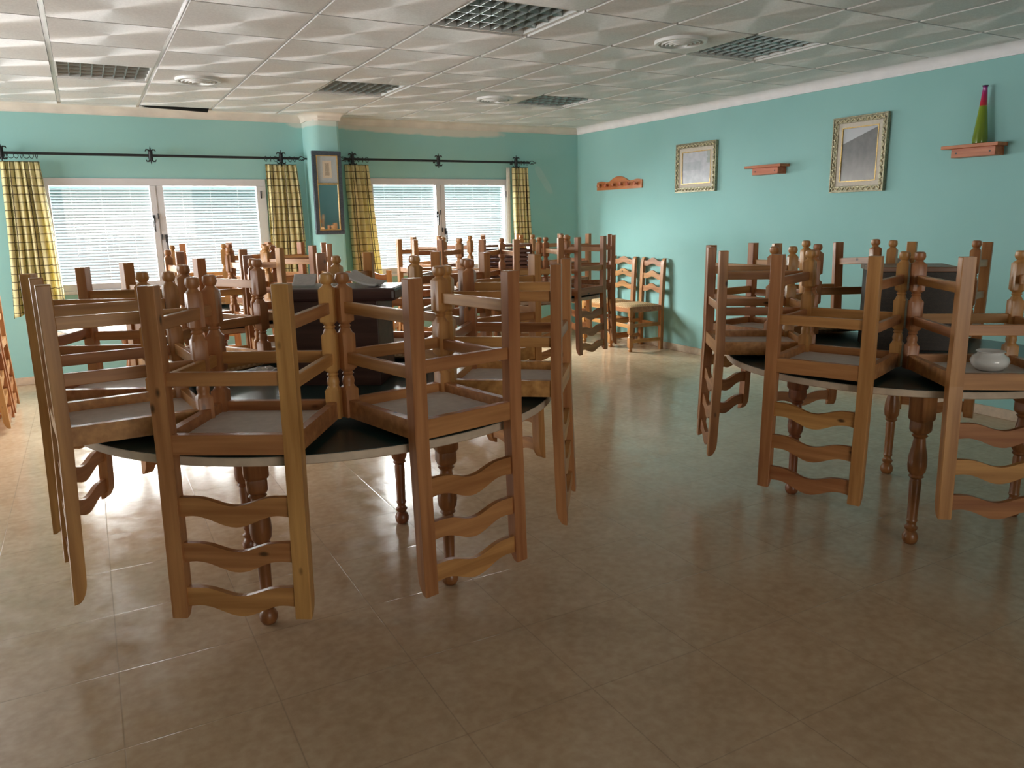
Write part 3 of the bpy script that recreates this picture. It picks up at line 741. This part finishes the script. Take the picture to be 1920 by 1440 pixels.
# ------------------------------------------------------------------ ladder-back chair
def make_chair():
    t = thing('dining_chair', '', 'chair')
    PX, FX, FY = .178, .185, .385
    # rear posts: foot to top, front edge rounded off at the top
    for s in (-1, 1):
        bm = BM(); hw, hd = .0235, .0185
        prof = [(-hd, 0), (hd, 0), (hd, .44), (hd, .868)]
        for k in range(1, 8):
            a = math.pi/2*k/7; prof.append((hd-.030*(1-math.cos(a)), .868+.071*math.sin(a)))
        prof += [(-hd, .939)]
        prof = [(y-.020*max(0, (z-.45))/.5, z) for y, z in prof]
        prof.insert(0, (-hd, .45))
        extrude_poly(bm, prof, 0, s*PX-hw, s*PX+hw)
        bmesh.ops.bevel(bm, geom=[e for e in bm.edges if abs(e.verts[0].co.x-e.verts[1].co.x) < 1e-6], offset=.0025, segments=1, affect='EDGES')
        obj('rear_leg', bm, M_WV, t)
    lv = [(0, .013, 0), (.004, .019, .3), (.020, .0215, .3), (.030, .018, .2), (.034, .0135, 0), (.038, .0150, 0), (.044, .0200, .8), (.050, .0230, 1), (.150, .0230, 1),
          (.156, .0190, .4), (.162, .0150, 0), (.167, .0190, 0), (.173, .0150, 0), (.180, .0190, 0), (.186, .0200, .4), (.193, .0230, 1), (.300, .0230, 1), (.308, .0200, .5), (.314, .0145, 0),
          (.320, .0185, 0), (.326, .0140, 0), (.333, .0180, 0), (.345, .0200, 0), (.356, .0175, 0), (.362, .0190, .4), (.370, .0230, 1), (.462, .0230, 1)]
    for s in (-1, 1):
        bm = BM(); stack(bm, s*FX, FY, lv); obj('front_leg', bm, M_WV, t, True)
    for zc in (.612, .745, .877):
        bm = BM(); n = 24; L = PX-.018; top, bot = [], []
        for k in range(n+1):
            x = -L+2*L*k/n; q = abs(x)/L
            w_ = (.5+.5*math.cos(math.pi*min(1, q/.78)))
            up_ = .034*w_**1.15 + .004*max(0, (q-.8)/.2); lo_ = .026*w_**1.3
            top.append((x, zc+.027+up_)); bot.append((x, zc-.027+lo_))
        y = -.020*(zc-.45)/.5
        extrude_poly(bm, top+bot[::-1], 1, y-.009, y+.009)
        obj('back_slat', bm, M_WX, t)
    def strip(p, q, hz, th, m, nm='stretcher'):
        bm = BM(); p, q = Vector(p), Vector(q); d = q-p; L = d.length
        box(bm, 0, L, -th/2, th/2, -hz/2, hz/2, .002)
        a = math.atan2(d.y, d.x)
        bmesh.ops.rotate(bm, verts=bm.verts, cent=(0, 0, 0), matrix=Matrix.Rotation(a, 3, 'Z')); bmesh.ops.translate(bm, verts=bm.verts, vec=p)
        return obj(nm, bm, m, t)
    for s in (-1, 1):
        for z in (.108, .268): strip((s*(PX+.004), .012, z), (s*(FX+.001), FY-.012, z), .036, .019, M_WY)
    strip((-PX+.02, 0, .252), (PX-.02, 0, .252), .038, .019, M_WX)
    strip((-FX+.02, FY, .262), (FX-.02, FY, .262), .038, .019, M_WX)
    # seat frame: four rails
    bm = BM()
    def rail(p, q, z0, z1, th):
        p, q = Vector(p), Vector(q); d = (q-p); n = Vector((-d.y, d.x)).normalized()*th/2
        co = [p-n, q-n, q+n, p+n]
        lo = [bm.verts.new((c.x, c.y, z0)) for c in co]; hi = [bm.verts.new((c.x, c.y, z1)) for c in co]
        for k in range(4): bm.faces.new((lo[k], lo[(k+1) % 4], hi[(k+1) % 4], hi[k]))
        bm.faces.new(lo[::-1]); bm.faces.new(hi)
    rail((-PX+.02, -.004), (PX-.02, -.004), .405, .462, .024); rail((-FX+.02, FY+.006), (FX-.02, FY+.006), .405, .462, .024)
    for s in (-1, 1): rail((s*(PX+.004), .016), (s*(FX+.002), FY-.018), .405, .462, .024)
    obj('seat_frame', bm, M_WX, t)
    bm = BM()
    co = [(-PX+.004, .006), (PX-.004, .006), (FX-.006, FY-.004), (-FX+.006, FY-.004)]
    lo = [bm.verts.new((x, y, .436)) for x, y in co]; hi = [bm.verts.new((x, y, .444)) for x, y in co]
    for k in range(4): bm.faces.new((lo[k], lo[(k+1) % 4], hi[(k+1) % 4], hi[k]))
    bm.faces.new(lo[::-1]); bm.faces.new(hi)
    obj('seat_board', bm, M_BOARD, t)['label'] = 'pale board under the seat'
    bm = BM(); n = 12; g = []
    for j in range(n+1):
        v = j/n; hw = (PX-.012)*(1-v)+(FX+.002)*v; y = .024+(FY-.004)*v; row = []
        for i in range(n+1):
            u = i/n*2-1; e = (1-abs(u)**4)*(1-abs(2*v-1)**4)
            row.append(bm.verts.new((u*hw, y, .460+.022*e**.5)))
        g.append(row)
    for j in range(n):
        for i in range(n): bm.faces.new((g[j][i], g[j][i+1], g[j+1][i+1], g[j+1][i]))
    per = g[0]+[r[-1] for r in g[1:]]+g[-1][-2::-1]+[r[0] for r in g[-2:0:-1]]
    lw = [bm.verts.new((v.co.x, v.co.y, .448)) for v in per]
    for k in range(len(per)): bm.faces.new((per[k], per[(k+1) % len(per)], lw[(k+1) % len(per)], lw[k]))
    bm.faces.new(lw)
    obj('seat_cushion', bm, M_CUSH, t, True)['label'] = 'woven tan seat pad'
    return t
chair0 = make_chair(); first = [True]
def put_chair(loc, rot, label, group):
    if first[0]:
        first[0] = False; chair0.location = loc; chair0.rotation_euler = rot; chair0['label'] = label; chair0['group'] = group
        return chair0
    return dup(chair0, loc, rot, label, group)
TOP = .730
def hang_chair(c, rad, phi, label, group, tilt=0, dz=0, twist=0):
    """upside down, seat on the table top, back hanging over the rim"""
    a = R(phi); x, y = c[0]+rad*math.cos(a), c[1]+rad*math.sin(a)
    return put_chair((x, y, TOP+.4835+dz), (math.pi+R(tilt), 0, R(phi+twist-90)), label, group)

# ------------------------------------------------------------------ round tables
def table(c, rad, rot, label, half=.335, off=(0, 0)):
    t = thing('round_table', label, 'table', (c[0], c[1], 0), (0, 0, R(rot)), 'round dark green tables')
    bm = BM(); stack(bm, 0, 0, [(TOP-.028, rad-.003, 0), (TOP-.025, rad, 0), (TOP-.004, rad, 0), (TOP-.0015, rad-.002, 0)], 96)
    obj('edge_band', bm, M_EDGE, t, True)['label'] = 'beige edge band'
    bm = BM(); stack(bm, 0, 0, [(TOP-.010, rad-.003, 0), (TOP, rad-.003, 0)], 96); obj('tabletop', bm, M_GREEN, t)['label'] = 'dark green laminate surface'
    bm = BM(); a = half
    for (x0, x1, y0, y1) in ((-a+.03, a-.03, -a-.012, -a+.012), (-a+.03, a-.03, a-.012, a+.012), (-a-.012, -a+.012, -a+.03, a-.03), (a-.012, a+.012, -a+.03, a-.03)): box(bm, x0, x1, y0, y1, TOP-.11, TOP-.027, .002)
    obj('apron', bm, M_TABLE, t, loc=(off[0], off[1], 0))
    lv = [(0, .014, 0), (.004, .023, 0), (.018, .0305, 0), (.034, .0315, 0), (.050, .025, 0), (.058, .0185, 0), (.066, .024, 0), (.074, .027, 0), (.082, .019, 0), (.092, .017, 0), (.105, .023, 0), (.113, .020, 0),
          (.20, .0215, 0), (.275, .023, 0), (.288, .020, 0), (.297, .030, 0), (.306, .025, 0), (.322, .034, 0), (.35, .037, 0), (.385, .035, 0), (.43, .026, 0), (.462, .022, 0), (.472, .031, 0), (.480, .025, 0), (.488, .033, .5), (.497, .034, .9), (.526, .034, .9), (.533, .033, .9), (.545, .040, 1), (TOP-.028, .040, 1)]
    for sx in (-1, 1):
        for sy in (-1, 1):
            bm = BM(); stack(bm, sx*a+off[0], sy*a+off[1], lv, 24); obj('leg', bm, M_TABLE, t, True)
    return t
T1, T2, T4, T5 = (.765, 2.925), (3.175, 2.16), (3.25, 6.05), (.60, 5.83)
table(T1, .888, -5, 'nearest round dark green table, crowded with upturned chairs', off=(.015, -.06))
table(T2, .748, -4, 'round dark green table on the right, with a white bowl among its chairs', off=(.085, 0))
table(T4, .895, 8, 'far round dark green table in front of the right window', .34)
table(T5, .880, 12, 'far round dark green table below the left window', .34)

G1 = 'chairs upturned on the nearest table'
near = [(-162.6, 'leftmost on the nearest table, its back seen edge-on', -12.4, .938),
        (159, 'far left of the nearest table, half hidden behind the leftmost', -6, .926),
        (119.5, 'back left of the nearest table, before the left window', 0, .945),
        (84, 'back of the nearest table, behind the box lid', 0, 1.04),
        (50.5, 'back right of the nearest table, behind the dark box', 0, .985),
        (11.5, 'right side of the nearest table, wide face toward the viewer', 0, .945),
        (-36.3, 'front right of the nearest table, back seen edge-on', -2, .925),
        (-78.2, 'front of the nearest table, second closest to the viewer', 0, .915),
        (-121.5, 'front left of the nearest table, closest of all to the viewer', 0, .918)]
for phi, wh, tw, rad in near:
    hang_chair(T1, rad, phi, 'upside-down pine ladder-back chair, '+wh, G1, twist=tw)
G2 = 'chairs upturned on the right table'
right = [(139.2, .81, 6, 'left end of the right table, back seen edge-on', 0),
         (-166.3, .772, 7.8, 'front left of the right table, back facing the viewer', 0),
         (-119.5, .80, -6, 'carrying the white bowl at the picture edge', 0),
         (98, .93, 0, 'far left of the right table', 0),
         (65, .985, 0, 'back of the right table, leaning back slightly', 4),
         (22, .93, 0, 'far right of the right table', 3)]
for phi, rad, tw, wh, tl in right:
    hang_chair(T2, rad, phi, 'upside-down pine ladder-back chair, '+wh, G2, tilt=-tl, dz=-.0025*tl, twist=tw)
G4 = 'chairs upturned on the far right table'
far = [(-179.5, 'leftmost on the far table by the right window'), (-139.5, 'front left on the far table by the right window'), (-103, 'front of the far table by the right window, middle'),
       (-69.5, 'front right on the far table, slats hanging clear beside the wall chairs'), (-31, 'rightmost on the far table by the corner, seen edge-on'), (16, 'back right of the far table, against the turquoise corner'),
       (64, 'back of the far table, before the corner curtain'), (114, 'back left of the far table, against the bright right blind')]
for k, (phi, wh) in enumerate(far):
    hang_chair(T4, (.92, .925, .985, .925, .94, .94, .94, .94)[k], phi, 'upside-down pine chair, '+wh, G4)
G5 = 'chairs upturned on the far left table'
for phi, rad, wh in ((-86.5, .93, 'front of the far table under the left window'), (-49, .93, 'front right of the far table under the left window'), (-9, .97, 'right side of the far table, before the curtain by the mirror'), (32, .94, 'back right of the far table, closest to the tall mirror'), (74, .97, 'back of the far table against the bright left blind')):
    hang_chair(T5, rad, phi, 'upside-down pine chair, '+wh, G5)

# upright chairs along the right wall, one by the window, nested pairs at the left edge
put_chair((WX-.062, 6.40, 0), (0, 0, R(87)), 'upright pine chair with tan seat standing against the right wall, nearer one', 'upright chairs along the walls')
put_chair((WX-.062, 6.90, 0), (0, 0, R(92)), 'upright pine chair against the right wall, partly hidden beside the corner', 'upright chairs along the walls')
put_chair((2.175, 6.585, 0), (0, 0, R(-28)), 'upright pine chair standing alone near the curtain between both windows', 'upright chairs along the walls')
for k, y in enumerate((6.77, 6.27)):
    wh = ('farther', 'nearer')[k]
    put_chair((-1.085, y, 0), (0, 0, R(-90)), 'upright pine chair at the left edge, lower of the %s nested pair' % wh, 'nested chair pairs at the left edge')
    put_chair((-.625, y, .482+.4835), (math.pi, 0, R(-90)), 'upside-down pine chair at the left edge, upper of the %s nested pair' % wh, 'nested chair pairs at the left edge')

# ------------------------------------------------------------------ boxes and small things on the tables
def crate(name, c, yaw, wd, dp, ht, m, label, style):
    t = thing(name, label, 'box', (c[0], c[1], TOP), (0, 0, R(yaw)))
    bm = BM(); th = .014; a, b = wd/2, dp/2
    if style == 'louvre':
        for s in (-1, 1):
            box(bm, a*s-.02*(s > 0), a*s+.02*(s < 0), -b, b, 0, ht, .002)
        for k in range(int(ht/.034)):
            z = .012+.034*k; box(bm, -a+.02, a-.02, -b, -b+.012, z, z+.022, .001); box(bm, -a+.02, a-.02, b-.012, b, z, z+.022, .001)
        box(bm, -a+.02, a-.02, -b+.012, b-.012, 0, .01)
    else:
        box(bm, -a, a, -b, -b+th, 0, ht, .002); box(bm, -a, a, b-th, b, 0, ht, .002)
        box(bm, -a, -a+th, -b+th, b-th, 0, ht, .002); box(bm, a-th, a, -b+th, b-th, 0, ht, .002)
        box(bm, -a+th, a-th, -b+th, b-th, 0, th)
    obj('body', bm, m, t)
    return t, a, b
t, a, b = crate('wooden_box', (.885, 3.06), -33, .36, .26, .335, M_DARK, 'dark wooden box with an overhanging lid standing on the nearest table', 'box')
bm = BM(); box(bm, -a-.02, a+.075, -b-.015, b+.015, .335, .385, .012); obj('lid', bm, M_DARK, t)
t, a, b = crate('wicker_box', (3.42, 2.31), -42, .35, .26, .365, M_WICK, 'dark wicker box with a planked lid on the right table', 'box')
bm = BM()
for k in range(3): box(bm, -a-.01, a+.01, -b-.01+.095*k, -b+.08+.095*k, .365, .388, .003)
obj('lid', bm, M_BROWN, t)
t, a, b = crate('louvred_box', (3.22, 6.0), -25, .46, .34, .40, M_BROWN, 'brown louvred wooden box on the far table by the right window', 'louvre')
bm = BM(); box(bm, -a, a, -b, b, .40, .42, .003); obj('lid', bm, M_BROWN, t)

def sheet(name, loc, rotz, wd, dp, f, m, label, cat, th=.006, n=16):
    bm = BM(); g = [[bm.verts.new((-wd/2+wd*i/n, -dp/2+dp*j/n, f(i/n, j/n))) for i in range(n+1)] for j in range(n+1)]
    for j in range(n):
        for i in range(n): bm.faces.new((g[j][i], g[j][i+1], g[j+1][i+1], g[j+1][i]))
    o = obj(name, bm, m, None, True, loc, (0, 0, R(rotz))); md = o.modifiers.new('thickness', 'SOLIDIFY'); md.thickness = th; md.offset = 1
    return tag(o, label, cat)
zl = TOP+.3885
sheet('folded_cloth', (.975, 3.01, zl), -33, .13, .20, lambda u, v: .001+.045*(1-u)**2*(1 if True else 0)+.004*math.sin(9*v), M_CLOTH, 'pale grey folded cloth on the right end of the dark box lid', 'cloth')
sheet('folded_paper', (.765, 3.15, zl), -20, .09, .12, lambda u, v: .001+.035*v*v, M_CLOTH, 'small pale folded paper on the left end of the dark box lid', 'paper')
def crumple(name, loc, s, seed, label):
    rnd = random.Random(seed); bm = BM(); bmesh.ops.create_icosphere(bm, subdivisions=3, radius=1)
    for v in bm.verts:
        k = rnd.uniform(.72, 1.2); v.co = Vector((v.co.x*s[0]*k, v.co.y*s[1]*k, max(0, (v.co.z*.6+.42)*s[2]*k)))
    return tag(obj(name, bm, M_PLASTIC, None, False, loc), label, 'plastic')
crumple('crumpled_plastic', (1.16, 3.02, TOP), (.075, .05, .05), 3, 'crumpled cloudy plastic lying right of the dark box on the nearest table')
crumple('crumpled_plastic', (.62, 3.28, TOP), (.06, .045, .04), 5, 'crumpled cloudy plastic lying left of the dark box on the nearest table')

# white lidded-looking ashtray bowl on the upturned seat board
bm = BM(); n = 40
prof = [(0, .0), (.022, .0), (.030, .003), (.041, .016), (.044, .028), (.040, .040), (.030, .048), (.029, .052), (.0335, .055), (.0325, .057), (.026, .053), (.024, .047), (.034, .038), (.036, .028), (.030, .014), (0, .008)]
rs = [[bm.verts.new((r*math.cos(2*math.pi*k/n), r*math.sin(2*math.pi*k/n), z)) for k in range(n)] if r > 0 else bm.verts.new((0, 0, z)) for r, z in prof]
for A, B_ in zip(rs, rs[1:]):
    for k in range(n):
        if not isinstance(A, list): bm.faces.new((A, B_[k], B_[(k+1) % n]))
        elif not isinstance(B_, list): bm.faces.new((A[k], A[(k+1) % n], B_))
        else: bm.faces.new((A[k], A[(k+1) % n], B_[(k+1) % n], B_[k]))
o = obj('porcelain_bowl', bm, M_PORC, None, True, (2.935, 1.62, TOP+.4835-.4355)); o.scale = (1.5, 1.5, 1.3)
tag(o, 'small round white porcelain bowl on an upturned chair seat at right', 'bowl')
